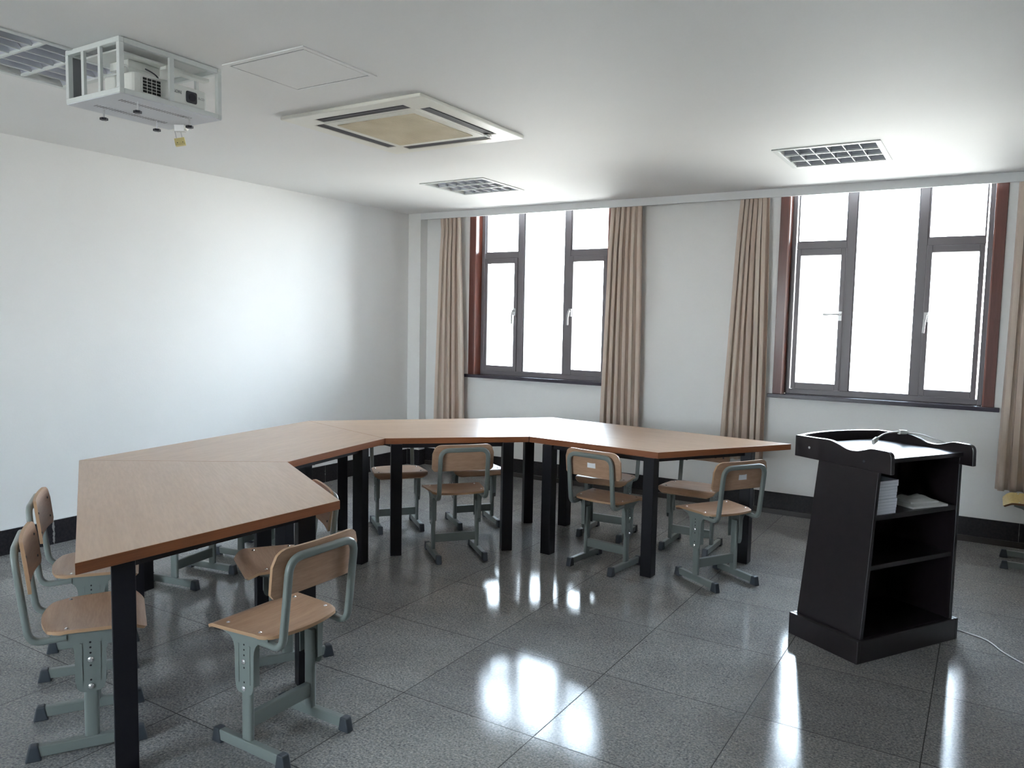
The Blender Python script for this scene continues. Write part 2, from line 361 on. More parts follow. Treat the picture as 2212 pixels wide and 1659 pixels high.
# ------------------------------------------------------------------ curtains
def curtain(x0t, x1t, x0b, x1b, zt, zb, label, folds, seed, yc=-.076, pinch=None):
    rnd = random.Random(seed); bm = bmesh.new(); nu, nv = folds*12, 36
    ph = [rnd.uniform(-.6,.6) for _ in range(folds+2)]; am = [rnd.uniform(.55,1.25) for _ in range(folds+2)]
    uvl = bm.loops.layers.uv.new('UVMap'); grid = []; cloth = folds*.13
    for j in range(nv+1):
        t = j/nv; z = zt+(zb-zt)*t; row = []
        e = t**.8
        a, b = x0t+(x0b-x0t)*e, x1t+(x1b-x1t)*e
        if pinch: 
            pv = math.exp(-((t-pinch[0])/pinch[1])**2); a += pinch[2]*pv; b += pinch[3]*pv
        for i in range(nu+1):
            u = i/nu; f = u*folds; k = int(f); fr_ = f-k
            p = ph[k]*(1-fr_)+ph[k+1]*fr_; q = am[k]*(1-fr_)+am[k+1]*fr_
            tt_ = min(1,t*5); amp = (.016+.016*tt_+.006*t)*q
            y = yc-.014*tt_+amp*(1-2*abs(math.sin(PI*f+.5*p*(1+.15*t)))**.75) + .003*math.sin(5*t+f*2)
            xx = a+(b-a)*u+.010*math.sin(4*PI*f+p*3)*q+.004*math.sin(4*t+f)
            row.append((bm.verts.new((xx,min(y,-.0465),z)),u*cloth,t))
        grid.append(row)
    for j in range(nv):
        for i in range(nu):
            q4 = [grid[j][i],grid[j][i+1],grid[j+1][i+1],grid[j+1][i]]
            f = bm.faces.new([q[0] for q in q4])
            for lp,q in zip(f.loops,q4): lp[uvl].uv = (q[1],q[2])
    o = new_obj('curtain', bm, M_curt, smooth=60)
    s = o.modifiers.new('solid','SOLIDIFY'); s.thickness = .0015
    tag(o, label, 'curtain', 'striped curtains on the window wall'); return o
curtain(.40,.635,.335,.715, 2.56,.42, 'beige striped curtain nearest the room corner, left of the first window', 5, 3, pinch=(.03,.04,-.02,0))
curtain(2.225,2.52,2.185,2.56, 2.56,.42, 'beige striped curtain hanging at the right side of the corner window', 6, 5)
curtain(3.345,3.555,3.255,3.60, 2.56,.42, 'beige striped curtain hanging at the left side of the larger near window', 6, 9)
curtain(5.20,5.52,5.185,5.62, 2.56,.405, 'beige striped curtain cut off by the right edge of the photo', 6, 12)
# rail inside the pelmet pocket that carries them
bm = bmesh.new(); box(bm, (.17,-.085,2.56), (XR-.05,-.065,2.58))
for x in (.3,1.6,3,4.5,6,7.5,8.8): box(bm, (x-.01,-.08,2.58), (x+.01,-.07,2.76))
tag(new_obj('trim_4', bm, M_wmetal), kind='structure')

# ------------------------------------------------------------------ tables
ZT_ = .75; TH = .037
CR = dict(a0=(1.190,-4.177), a1=(2.804,-5.097), a2=(2.861,-4.039), a3=(2.038,-3.572), b0=(.934,-2.369), b1=(1.905,-2.657), c0=(2.203,-1.013), c1=(2.574,-2.013), d0=(4.052,-1.218), d1=(3.485,-2.080))
def table(outer0, outer1, inner1, inner0, legs, label):
    P = [Vector(CR[k]) for k in (outer0,outer1,inner1,inner0)]
    e = (P[2]-P[3]).normalized(); ang = math.atan2(e.y, e.x); cen = sum(P, Vector((0,0)))/4
    root = empty('trapezoid_table', (cen.x,cen.y,0), ang, label, 'table', 'trapezoid tables set end to end')
    R = Matrix.Rotation(-ang, 2)
    loc = [R @ (p-cen) for p in P]
    # shrink a hair so neighbouring tops leave a visible seam
    c0 = sum(loc, Vector((0,0)))/4; loc = [q-(q-c0).normalized()*.0015 for q in loc]
    bm = bmesh.new(); prism(bm, loc, ZT_-TH, ZT_, 0, 1)
    new_obj('table_top', bm, [M_top, M_edge], root, bevel=.0015)
    L = [R @ (Vector(l)-cen) for l in legs]; hw = .035
    for l in L:
        bm = bmesh.new(); box(bm, (l.x-hw,l.y-hw,0), (l.x+hw,l.y+hw,ZT_-TH)); new_obj('leg', bm, M_black, root, bevel=.003)
    for i in range(4):
        a,b = L[i], L[(i+1)%4]; d = (b-a); ln = d.length; d.normalize()
        Mx = Matrix.Translation((a.x,a.y,0)) @ Matrix.Rotation(math.atan2(d.y,d.x),4,'Z')
        bm = bmesh.new(); box(bm, (.036,-.0125,ZT_-TH-.026), (ln-.036,.0125,ZT_-TH), 0, Mx)
        for tt in (.35,.65): cyl(bm, Mx@Vector((ln*tt,0,ZT_-TH-.030)), Mx@Vector((ln*tt,0,ZT_-TH-.02)), .006, 8)
        new_obj('rail', bm, M_black, root)
    return root
table('a1','a0','a3','a2', [(2.77,-4.925),(1.55,-4.11),(2.125,-3.81),(2.79,-4.165)], 'wooden trapezoid table nearest the camera, large bare top filling the left foreground')
table('a0','b0','b1','a3', [(1.245,-3.87),(1.14,-2.60),(1.88,-2.85),(1.99,-3.55)], 'wooden trapezoid table running along the left wall behind the nearest table')
table('b0','c0','c1','b1', [(1.25,-2.35),(2.22,-1.41),(2.46,-2.095),(1.945,-2.595)], 'wooden trapezoid table at the far bend, in front of the corner window')
table('c0','d0','d1','c1', [(2.485,-1.32),(3.84,-1.45),(3.435,-2.055),(2.725,-2.005)], 'wooden trapezoid table at the right end of the row, closest to the lectern')

# ------------------------------------------------------------------ chairs
SZc = .432
def seat_bm(mi0=0, mi1=1):
    bm = bmesh.new(); nx, ny = 28, 24; th = .012; top = []; bot = []
    for j in range(ny+1):
        t = j/ny; rt = []; rb = []
        for i in range(nx+1):
            s = -1+2*i/nx; a = abs(s)
            yf = .190-.010*max(0,(a-.80)/.20)**2*1.6
            yb = -.138+.036*s*s+.05*max(0,(a-.82)/.18)**2.2*.6
            y = yf+(yb-yf)*t
            w = .190-.020*t**1.5
            if t < .08: w -= .014*(1-t/.08)**2
            z = SZc-.010*(1-s*s)*math.sin(PI*min(1,max(0,(t-.12)/.88)))
            d = max(0, (y-.135)/.055); z -= .032*d**1.7
            if t > .9: z -= .003*((t-.9)/.1)**2
            # normal tilt of the waterfall pushes lower skin back
            off = Vector((0, -.008*min(1,d), -th*(1-.35*min(1,d))))
            p = Vector((s*w,y,z)); rt.append(bm.verts.new(p)); rb.append(bm.verts.new(p+off))
        top.append(rt); bot.append(rb)
    for j in range(ny):
        for i in range(nx):
            bm.faces.new((top[j][i],top[j][i+1],top[j+1][i+1],top[j+1][i])).material_index = mi0
            bm.faces.new((bot[j][i],bot[j+1][i],bot[j+1][i+1],bot[j][i+1])).material_index = mi0
    for j in range(ny):
        bm.faces.new((top[j][0],top[j+1][0],bot[j+1][0],bot[j][0])).material_index = mi1
        bm.faces.new((top[j+1][nx],top[j][nx],bot[j][nx],bot[j+1][nx])).material_index = mi1
    for i in range(nx):
        bm.faces.new((top[0][i+1],top[0][i],bot[0][i],bot[0][i+1])).material_index = mi1
        bm.faces.new((top[ny][i],top[ny][i+1],bot[ny][i+1],bot[ny][i])).material_index = mi1
    return bm
BZ0, BZ1, BW = .572, .738, .194
def back_y(z): return -.168-.115*(z-.43)        # rear post line
def back_bm():
    bm = bmesh.new(); nx, nz = 28, 14; th = .011; F = []; B = []
    for j in range(nz+1):
        t = j/nz; rf = []; rb = []
        for i in range(nx+1):
            s = -1+2*i/nx; a = abs(s)*BW
            rt, rbm = .055, .018
            zt = BZ1-(rt-math.sqrt(max(0,rt*rt-max(0,a-(BW-rt))**2))); zb = BZ0+(rbm-math.sqrt(max(0,rbm*rbm-max(0,a-(BW-rbm))**2)))+.004*(1-s*s)
            z = zb+(zt-zb)*t
            y = back_y(z)+.0115+.016*(abs(s)**2.2)
            rf.append(bm.verts.new((s*BW,y+th,z))); rb.append(bm.verts.new((s*BW,y,z)))
        F.append(rf); B.append(rb)
    for j in range(nz):
        for i in range(nx):
            bm.faces.new((F[j][i],F[j][i+1],F[j+1][i+1],F[j+1][i])); bm.faces.new((B[j][i],B[j+1][i],B[j+1][i+1],B[j][i+1]))
    for j in range(nz):
        bm.faces.new((F[j][0],F[j+1][0],B[j+1][0],B[j][0])).material_index = 1; bm.faces.new((F[j+1][nx],F[j][nx],B[j][nx],B[j+1][nx])).material_index = 1
    for i in range(nx):
        bm.faces.new((F[0][i+1],F[0][i],B[0][i],B[0][i+1])).material_index = 1; bm.faces.new((F[nz][i],F[nz][i+1],B[nz][i+1],B[nz][i])).material_index = 1
    return bm
def bolt_bm(axis, p, r=.0065, h=.004):
    bm = bmesh.new(); p = Vector(p); a = Vector(axis); cyl(bm, p, p+a*h*.5, r, 14); cyl(bm, p+a*h*.5, p+a*h, r*.9, 14, r1=r*.45)
    return bm
def make_chair():
    r = empty('school_chair')
    seat = new_obj('seat', seat_bm(), [M_ply, M_plyedge], r, smooth=50)
    for sx_ in (-1,1):
        for y in (.105,-.055): new_obj('bolt', bolt_bm((0,0,1), (sx_*.150,y,SZc-.004), .007, .006), M_chrome, seat, smooth=40)
    bk = new_obj('backrest', back_bm(), [M_ply, M_plyedge], r, smooth=50)
    for sx_ in (-1,1):
        for z in (.61,.69): new_obj('rivet', bolt_bm((0,1,0), (sx_*.150,back_y(z)+.0315,z), .005, .004), M_cap, bk, smooth=40)
    # bent tube carrying the backrest
    X = .150; path = []
    def side(s):
        yb = back_y(.43); p = [Vector((s*X,-.055,.402)), Vector((s*X,-.105,.400))]
        p += arc3((s*X,yb+.045,.398),(s*X,yb+.002,.396),(s*X,back_y(.44),.445),6)
        zt = .708; r_ = .055
        p += [Vector((s*X,back_y(.5),.5)), Vector((s*X,back_y(.6),.6))]
        p += arc3((s*X,back_y(zt-r_),zt-r_),(s*X,back_y(zt),zt),(s*(X-r_),back_y(zt),zt),7); return p
    L = side(-1); R_ = side(1); full = L+list(reversed(R_))
    bm = bmesh.new(); sweep(bm, full, rrect(.027,.022,.008,3), up=(1,0,0)); new_obj('back_frame', bm, M_grey, r, smooth=40)
    for s in (-1,1):
        xo = s*.158; YO = .014
        # inner post
        bm = bmesh.new(); prism(bm, [(q[0]+s*.143,q[1]+YO) for q in rrect(.022,.046,.009,3)], .045, .345); new_obj('leg', bm, M_grey, r, smooth=40)
        # channel bracket: outer plate flaring out under the seat
        prof = [(-.118,.418),(-.118,.405)]+[(p.x,p.y) for p in arc3((-.092,.398),(-.051,.395),(-.048,.345),6)]+[(-.046,.25)]+[(p.x,p.y) for p in arc3((-.045,.235),(-.043,.206),(-.024,.203),4)]
        prof += [(-q[0],q[1]) for q in reversed(prof)]; prof = [(a+YO,b) for a,b in prof]
        Mx = Matrix(((0,0,s,0),(1,0,0,0),(0,1,0,0),(0,0,0,1)))   # (y,z,x) -> world
        bm = bmesh.new(); prism(bm, prof, .1555, .1590, M=Mx)
        for q in (-1,1):
            box(bm, tuple(min(a,b) for a,b in zip((s*.134,YO+q*.0445,.235),(s*.157,YO+q*.0475,.39))), tuple(max(a,b) for a,b in zip((s*.134,YO+q*.0445,.235),(s*.157,YO+q*.0475,.39))))
        a,b = sorted((s*.128,s*.157)); box(bm, (a,-.10,.4155), (b,.125,.4195))
        # pressed ribs and adjustment holes
        for q in (-1,1):
            a,b = sorted((s*.159,s*.161)); box(bm, (a,YO+q*.028-.003,.24), (b,YO+q*.028+.003,.375))
        for z in (.375,.357,.338,.294,.243):
            cyl(bm, (s*.158,YO,z), (s*.1594,YO,z), .0035, 8, mi=1)
        br = new_obj('bracket', bm, [M_grey, M_hole], r, smooth=40)
        for z in (.316,.222):
            new_obj('bolt', bolt_bm((s,0,0), (s*.1588,YO,z), .0092, .007), M_chrome, br, smooth=40)
        # floor runner and its plastic end caps
        bm = bmesh.new(); box(bm, (min(s*.134,s*.160),-.160,.012), (max(s*.134,s*.160),.165,.050)); run = new_obj('runner', bm, M_grey, r, bevel=.004)
        for q in (-1,1):
            bm = bmesh.new(); x0,x1 = sorted((s*.1310,s*.1635)); ya, yb_ = q*.140, q*.186
            v8 = [(x0,ya-q*.004,0),(x1,ya-q*.004,0),(x1,yb_,0),(x0,yb_,0),(x0,ya+q*.006,.054),(x1,ya+q*.006,.054),(x1,yb_-q*.012,.054),(x0,yb_-q*.012,.054)]
            vs = [bm.verts.new(p) for p in v8]
            for f in ((0,3,2,1),(4,5,6,7),(0,1,5,4),(1,2,6,5),(2,3,7,6),(3,0,4,7)): bm.faces.new([vs[i] for i in f])
            new_obj('end_cap', bm, M_cap, run, bevel=.005)
    bm = bmesh.new(); box(bm, (-.134,.002,.088), (.134,.026,.142)); new_obj('stretcher', bm, M_grey, r, bevel=.004)
    return r
chair0 = make_chair(); first = [True]
def place(x, y, fx, fy, label, group, sticker=False, yellow=False, dz=0):
    c = chair0 if first[0] else copy_tree(chair0); first[0] = False
    c.location = (x,y,0); c.rotation_euler = (0,0,math.atan2(fy,fx)-PI/2)
    tag(c, label, 'chair', group)
    for ch in c.children:
        if ch.name.startswith(('seat','backrest','back_frame','bracket')): ch.location.z = dz
    if yellow:
        for ch in c.children:
            if ch.name.startswith(('seat','backrest')):
                ch.data = ch.data.copy(); ch.data.materials[0] = M_yellow; ch.data.materials[1] = M_yellowedge
    return c, sticker
G1 = 'adjustable school chairs around the tables'
chairs = []
def P(*a, **k): chairs.append(place(*a, **k))
P(3.020,-4.488,-1,.0, 'school chair in the foreground, back to camera, tucked at the near table end', G1, dz=.014)
P(2.465,-3.985,-.50,-.866, 'school chair half hidden behind the foreground chair, under the near table', G1)
P(2.410,-4.843,.52,.854, 'school chair at the lower left corner, seat beside the thick near table leg', G1, dz=.008)
P(1.868,-4.520,.55,.835, 'second school chair along the left side, behind the one in the lower left corner', G1, dz=.006)
P(1.292,-3.602,.985,.17, 'school chair seen only as grey legs under the near table, left one', G1, dz=-.006)
P(1.175,-3.06,.985,.17, 'school chair seen as grey legs under the tables, farther right one', G1, dz=-.006)
P(1.520,-2.080,.785,-.62, 'school chair on the wall side of the far table, leftmost below the corner window', G1, dz=-.006)
P(1.905,-1.670,.79,-.61, 'school chair half hidden behind the one with its back to camera at the far table', G1, dz=-.006)
P(2.258,-2.380,-.77,.64, 'school chair with plain backrest to camera at the middle of the far table', G1, dz=.002)
P(3.135,-2.016,.13,.99, 'school chair with white sticker on its orange backrest, left of the black leg', G1, sticker=True, dz=.002)
P(3.800,-1.897,-.85,.527, 'school chair with white sticker at the table end closest to the lectern', G1, sticker=True, dz=.002)
P(2.855,-1.362,.05,-1, 'school chair behind the right end table, left one facing the camera', G1, dz=-.006)
P(3.458,-1.335,0,-1, 'school chair behind the right end table, right one facing the camera', G1, dz=-.006)
P(5.415,-.47,-1,0, 'school chair with pale yellow seat cut off at the right edge', None, yellow=True)
bpy.context.view_layer.update()
for c, st in chairs:
    if not st: continue
    bk = [ch for ch in c.children if ch.name.startswith('backrest')][0]
    bm = bmesh.new(); z = .650; y = back_y(z)+.0115
    box(bm, (-.026,y-.0012,z-.018), (.030,y+.002,z+.019)); s = new_obj('sticker', bm, M_sticker, bk)
    s['label'] = 'small white paper sticker'

# ------------------------------------------------------------------ lectern
lo_, ln_ = Vector((4.335,-2.471)), Vector((4.674,-2.680)); vv = (ln_-lo_).normalized(); lrz = math.atan2(vv.y,vv.x)+PI/2
# local axes: x = u (width), y = -v ; origin at corner L
uu = Vector((-vv.y, vv.x)); lrz = math.atan2(uu.y, uu.x)
lect = empty('lectern', (lo_.x,lo_.y,0), lrz, 'dark brown wooden lectern with open shelves and curved raised rim', 'lectern')
W, D = .705, .398
def lb(bm, u0,u1,v0,v1,z0,z1,mi=0): box(bm, (u0,-v1,z0), (u1,-v0,z1), mi)
bm = bmesh.new()
lb(bm, 0,.022,0,D,0,.105); lb(bm, W-.022,W,0,D,0,.105); lb(bm, .022,W-.022,0,.022,0,.105); lb(bm, .022,W-.022,D-.022,D,0,.105); lb(bm, .022,W-.022,.022,D-.022,.080,.105)
new_obj('plinth', bm, M_lect, lect, bevel=.003)
ZB, ZS = .105, .905
def uedge(z): return .030+.033*(z-ZB)/(ZS-ZB)
def vfront(z): return .020+.060*(z-ZB)/(ZS-ZB)
def vrear(z): return .385+.022*(z-ZB)/(ZS-ZB)
def quadslab(bm, pts_in, pts_out):
    A = [bm.verts.new(p) for p in pts_in]; B = [bm.verts.new(p) for p in pts_out]; n = len(A)
    bm.faces.new(list(reversed(A))); bm.faces.new(B)
    for i in range(n): bm.faces.new((A[i],A[(i+1)%n],B[(i+1)%n],B[i]))
for s in (0,1):
    def q(u,v,z): return ((W-u) if s else u, -v, z)
    bm = bmesh.new()
    outer = [q(uedge(z),f(z),z) for z,f in ((ZB,vfront),(ZB,vrear),(ZS,vrear),(ZS,vfront))]
    inner = [q(uedge(z)+.020,f(z),z) for z,f in ((ZB,vfront),(ZB,vrear),(ZS,vrear),(ZS,vfront))]
    quadslab(bm, outer, inner); new_obj('side_panel', bm, M_lect, lect, bevel=.002)
bm = bmesh.new()
f = lambda u,dv,z: ((u), -(vfront(z)+dv), z)
quadslab(bm, [f(uedge(ZB)+.02,0,ZB),f(W-uedge(ZB)-.02,0,ZB),f(W-uedge(ZS)-.02,0,ZS),f(uedge(ZS)+.02,0,ZS)], [f(uedge(ZB)+.02,.015,ZB),f(W-uedge(ZB)-.02,.015,ZB),f(W-uedge(ZS)-.02,.015,ZS),f(uedge(ZS)+.02,.015,ZS)])
new_obj('front_panel', bm, M_lect, lect)
for z in (.668,.437):
    bm = bmesh.new(); u0 = uedge(z)+.0205; lb(bm, u0,W-u0,vfront(z)+.02,vrear(z)-.004 if z > .6 else vrear(z)-.012,z-.022,z); new_obj('shelf', bm, M_lect, lect, bevel=.002)
bm = bmesh.new(); lb(bm, .083,W-.083,-.045,.422,.906,.926); new_obj('desk_top', bm, M_lect, lect, bevel=.002)
# scalloped side boards
def board_prof():
    pts = [(-.068,.866),(-.068,.968)]
    pts += [(p.x,p.y) for p in catmull([(-.068,.968,0),(.05,.970,0),(.13,.972,0),(.18,.962,0),(.235,.945,0),(.285,.944,0),(.33,.956,0),(.365,.966,0),(.43,.966,0)],5)][1:]
    pts += [(p.x,p.y) for p in arc3((.44,.966),(.467,.964),(.468,.935),5)]+[(.470,.866)]
    return pts
for s in (0,1):
    bm = bmesh.new(); u0 = .058 if s == 0 else W-.058-.024
    Mx = Matrix(((0,0,1,0),(-1,0,0,0),(0,1,0,0),(0,0,0,1)))
    prism(bm, board_prof(), u0, u0+.024, M=Mx); sb = new_obj('side_board', bm, M_lect, lect, bevel=.003)
    for v,z in ((.02,.918),(.33,.905)):
        xo = u0 if s == 0 else u0+.024
        new_obj('screw_cover', bolt_bm((-1 if s == 0 else 1,0,0), (xo,-v,z), .006, .002), M_handle if v < .1 else M_cap, sb, smooth=40)
# curved rim on the audience side
bm = bmesh.new(); outer = []; inner = []
for i in range(21):
    t = i/20; u = .083+(W-.166)*t; b = .055*(1-(2*t-1)**2)
    outer.append((u,.068+b)); inner.append((u,.046+b))
prism(bm, outer+list(reversed(inner)), .866, .968); new_obj('curved_rim', bm, M_lect, lect, bevel=.002)

def LW(u,v,z):   # lectern local -> world
    p = Vector((u,-v)); c,s = math.cos(lrz), math.sin(lrz)
    return Vector((lo_.x+c*p.x-s*p.y, lo_.y+s*p.x+c*p.y, z))
# booklets on the upper shelf
zb = .6685; th = .0138
names = {0:'bottom', 10:'top'}
for k in range(11):
    w_, d_ = .130+random.uniform(-.003,.003), .20
    off = .000+k*.0006+random.uniform(-.002,.002)+(.008 if k > 8 else 0)
    bx = empty('booklet', LW(.086+off*.4, .390-random.uniform(0,.005), zb), lrz)
    bm = bmesh.new(); box(bm, (.0,0,.0006), (w_,d_,th-.0010)); new_obj('page_block', bm, M_paper, bx)
    bm = bmesh.new(); box(bm, (0,-.001,0), (w_+.001,d_,.0006)); box(bm, (0,-.001,th-.0010), (w_+.001,d_,th-.0004)); box(bm, (-.0006,-.001,0), (0,d_,th-.0004)); new_obj('cover', bm, M_cover, bx)
    lab = 'white booklet, %s of the stack on the lectern shelf' % ('topmost' if k == 10 else 'lowest' if k == 0 else ['','second from the bottom','third from the bottom','fourth from the bottom','fifth from the bottom','middle one','fifth from the top','fourth from the top','third from the top','second from the top'][k])
    tag(bx, lab, 'booklet', 'booklets stacked in the lectern'); zb += th
# folded cloth
bm = bmesh.new(); rnd = random.Random(4)
def layer(u0,u1,v0,v1,z0,z1,tw):
    nx, ny = 14, 10; c,s = math.cos(tw), math.sin(tw); cu,cv = (u0+u1)/2,(v0+v1)/2; T_ = []; B_ = []
    for j in range(ny+1):
        a = []; b = []
        for i in range(nx+1):
            x = u0+(u1-u0)*i/nx-cu; y = v0+(v1-v0)*j/ny-cv
            e = min(1, min(i,nx-i)/2.5)*min(1,min(j,ny-j)/2)
            x2,y2 = c*x-s*y+cu, s*x+c*y+cv
            zz = z1-(z1-z0)*.55*(1-e)+(.004*math.sin(x*60+y*25)+.003*math.sin(x*37-y*90+1))*e+rnd.uniform(-.0012,.0012)
            a.append(bm.verts.new((x2,-y2,zz))); b.append(bm.verts.new((x2,-y2,z0+.001)))
        T_.append(a); B_.append(b)
    for j in range(ny):
        for i in range(nx):
            bm.faces.new((T_[j][i],T_[j][i+1],T_[j+1][i+1],T_[j+1][i])); bm.faces.new((B_[j][i],B_[j+1][i],B_[j+1][i+1],B_[j][i+1]))
    for j in range(ny):
        bm.faces.new((T_[j][0],T_[j+1][0],B_[j+1][0],B_[j][0])); bm.faces.new((T_[j+1][nx],T_[j][nx],B_[j][nx],B_[j+1][nx]))
    for i in range(nx):
        bm.faces.new((T_[0][i+1],T_[0][i],B_[0][i],B_[0][i+1])); bm.faces.new((T_[ny][i],T_[ny][i+1],B_[ny][i+1],B_[ny][i]))
layer(.355,.575,.24,.388,0,.024,.10); layer(.37,.53,.25,.372,.018,.040,.20)
o = new_obj('folded_cloth', bm, M_cloth, smooth=50); o.location = (lo_.x,lo_.y,.6685); o.rotation_euler = (0,0,lrz)
tag(o, 'crumpled white folded cloth lying on the upper lectern shelf', 'cloth')
# video cable with plug on the rim, and the thin cable running to the floor
cab = empty('video_cable', LW(.5,-.06,.97), 0, 'white video cable with plug and ferrite lump lying on the lectern rim', 'cable')
def rel(p): return Vector(p)-cab.location
pts = [LW(.335,.168,.962),LW(.375,.155,.972),LW(.45,.130,.982),LW(.55,.108,.982),LW(.625,.112,.977),LW(.662,.165,.974),LW(.655,.235,.966),LW(.672,.275,.956),LW(.702,.305,.925)]
bm = bmesh.new(); sweep(bm, [rel(p) for p in catmull(pts,7)], circ(.0042,8)); new_obj('cord', bm, M_cable, cab, smooth=60)
d = (pts[0]-pts[1]).normalized(); bm = bmesh.new(); a = rel(pts[0]); sweep(bm, [a-d*.012, a+d*.030], rrect(.026,.013,.004,2), up=(0,0,1)); sweep(bm, [a-d*.03, a-d*.012], rrect(.014,.010,.004,2), up=(0,0,1)); new_obj('plug', bm, M_cable, cab, bevel=.001)
bm = bmesh.new(); a = rel(LW(.582,.108,.981)); b = rel(LW(.628,.113,.978)); sweep(bm, [a,b], rrect(.022,.020,.006,3), up=(0,0,1)); new_obj('ferrite_lump', bm, M_wpl, cab)
bm = bmesh.new(); pts = [LW(.706,.315,.922),LW(.712,.335,.88),LW(.716,.352,.7),LW(.714,.352,.5),LW(.712,.352,.3),LW(.718,.350,.16),LW(.745,.34,.05),LW(.80,.31,.008),V(5.16,-2.02,.004),V(5.235,-2.15,.004),V(5.33,-2.26,.004),V(5.50,-2.36,.004),V(5.75,-2.42,.004)]
sweep(bm, catmull(pts,8), circ(.0035,8)); o = new_obj('floor_cable', bm, M_cable, smooth=60)
tag(o, 'thin pale cable hanging down the right of the lectern and trailing across the floor', 'cable')

# ------------------------------------------------------------------ ceiling fixtures
def louvre(x, y, label):
    r = empty('ceiling_light', (x,y,H), 0, label, 'ceiling light', 'recessed louvre ceiling lights')
    S = .3
    bm = bmesh.new(); rect = [(-S,S)]
    for a,b,c,d in ((-S,-S+.03,-S,S),(S-.03,S,-S,S),(-S+.03,S-.03,-S,-S+.03),(-S+.03,S-.03,S-.03,S)): box(bm, (a,c,-.006), (b,d,0))
    new_obj('frame', bm, M_wmetal, r, bevel=.001)
    bm = bmesh.new(); Q = .268
    for a,b,c,d in ((-Q-.004,-Q,-Q,Q),(Q,Q+.004,-Q,Q),(-Q,Q,-Q-.004,-Q),(-Q,Q,Q,Q+.004)): box(bm, (a,c,0), (b,d,.095))
    box(bm, (-Q,-Q,.095), (Q,Q,.1)); new_obj('housing', bm, M_wpl, r)
    # parabolic reflectors along x: 3 troughs
    bm = bmesh.new(); pw = 2*Q/3
    for k in range(3):
        y0 = -Q+k*pw; ring = []
        for i in range(13):
            s = -1+i/6; yy = y0+pw/2+s*pw/2*(1-.0); zz = .085*(1-abs(s)**2.2)+.002
            ring.append((yy,zz))
        A = [bm.verts.new((-Q,a,b)) for a,b in ring]; B = [bm.verts.new((Q,a,b)) for a,b in ring]
        for i in range(12): bm.faces.new((A[i],A[i+1],B[i+1],B[i]))
    for k in (1,2): box(bm, (-Q,-Q+k*pw-.006,-.004), (Q,-Q+k*pw+.006,.006), 1)
    new_obj('reflector', bm, [M_alu,M_wmetal], r, smooth=40)
    # 5 cross blades per trough, V shaped
    bm = bmesh.new()
    for k in range(3):
        y0 = -Q+k*pw
        for j in range(1,6):
            xx = -Q+j*2*Q/6; top = []
            n = 8; Lr = []; Rr_ = []; Tp = []
            for i in range(n+1):
                s = -1+2*i/n; yy = y0+pw/2+s*pw/2*.98; zb_ = 0.0; zt_ = .05*(1-abs(s)**2.2)+.004
                Lr.append((xx-.007,yy,zt_)); Tp.append((xx,yy,0)); Rr_.append((xx+.007,yy,zt_))
            box(bm, (xx-.0025,y0+.004,-.001), (xx+.0025,y0+pw-.004,.003), 1)
            for a_,b_ in ((Lr,Tp),(Tp,Rr_),(Rr_,Lr)):
                A = [bm.verts.new(p) for p in a_]; B = [bm.verts.new(p) for p in b_]
                for i in range(n): bm.faces.new((A[i],A[i+1],B[i+1],B[i]))
    new_obj('louvre_blades', bm, [M_alu,M_wmetal], r, smooth=30)
    for k in range(3):
        bm = bmesh.new(); yy = -Q+(k+.5)*pw; cyl(bm, (-Q+.01,yy,.062), (Q-.01,yy,.062), .008, 12); new_obj('lamp_tube', bm, M_tube, r, smooth=40)
    return r
louvre(*LIGHTS[0], 'recessed louvre light at the top left corner, partly behind the projector cage')
louvre(*LIGHTS[1], 'recessed louvre light above the corner window, left of the two by the windows')
louvre(*LIGHTS[2], 'recessed louvre light in front of the larger window, right of the two')

# air conditioner cassette
ax, ay = 2.292, -2.945
ac = empty('ceiling_air_conditioner', (ax,ay,H), 0, 'square cassette air conditioner with yellowed grille in the ceiling', 'air conditioner')
S = .472; zlo = -.020
bm = bmesh.new(); SL = (.29,.335,.395)  # slot half length, inner/outer offset
# panel assembled around the slots
def acbox(x0,x1,y0,y1,z0=zlo,z1=0,mi=0): box(bm, (x0,y0,z0), (x1,y1,z1), mi)
q0,q1,hl = .326,.392,.30
def slab(bm, X, Y, hs, z0, z1):
    vc = {}; ok = lambda i,j: 0<=i<len(X)-1 and 0<=j<len(Y)-1 and not any(a<(X[i]+X[i+1])/2<b and c<(Y[j]+Y[j+1])/2<d for a,b,c,d in hs)
    def g(x,y,z):
        k = (round(x,4),round(y,4),round(z,4))
        if k not in vc: vc[k] = bm.verts.new(k)
        return vc[k]
    for i in range(len(X)-1):
        for j in range(len(Y)-1):
            if not ok(i,j): continue
            a,b,c,d = X[i],X[i+1],Y[j],Y[j+1]
            bm.faces.new([g(*p) for p in ((a,c,z0),(b,c,z0),(b,d,z0),(a,d,z0))]); bm.faces.new([g(*p) for p in ((a,d,z1),(b,d,z1),(b,c,z1),(a,c,z1))])
            for di,dj,p,q in ((-1,0,(a,d),(a,c)),(1,0,(b,c),(b,d)),(0,-1,(a,c),(b,c)),(0,1,(b,d),(a,d))):
                if not ok(i+di,j+dj): bm.faces.new([g(*e) for e in ((*p,z0),(*q,z0),(*q,z1),(*p,z1))])
cu_ = [-S,-q1,-q0,-hl,hl,q0,q1,S]
slab(bm, cu_, cu_, [(q0,q1,-hl,hl),(-q1,-q0,-hl,hl),(-hl,hl,q0,q1),(-hl,hl,-q1,-q0)], zlo, 0)
new_obj('panel', bm, M_cream, ac, bevel=.006, seg=3)
bm = bmesh.new()
def acbox(x0,x1,y0,y1,z0=zlo,z1=0,mi=0): box(bm, (x0,y0,z0), (x1,y1,z1), mi)
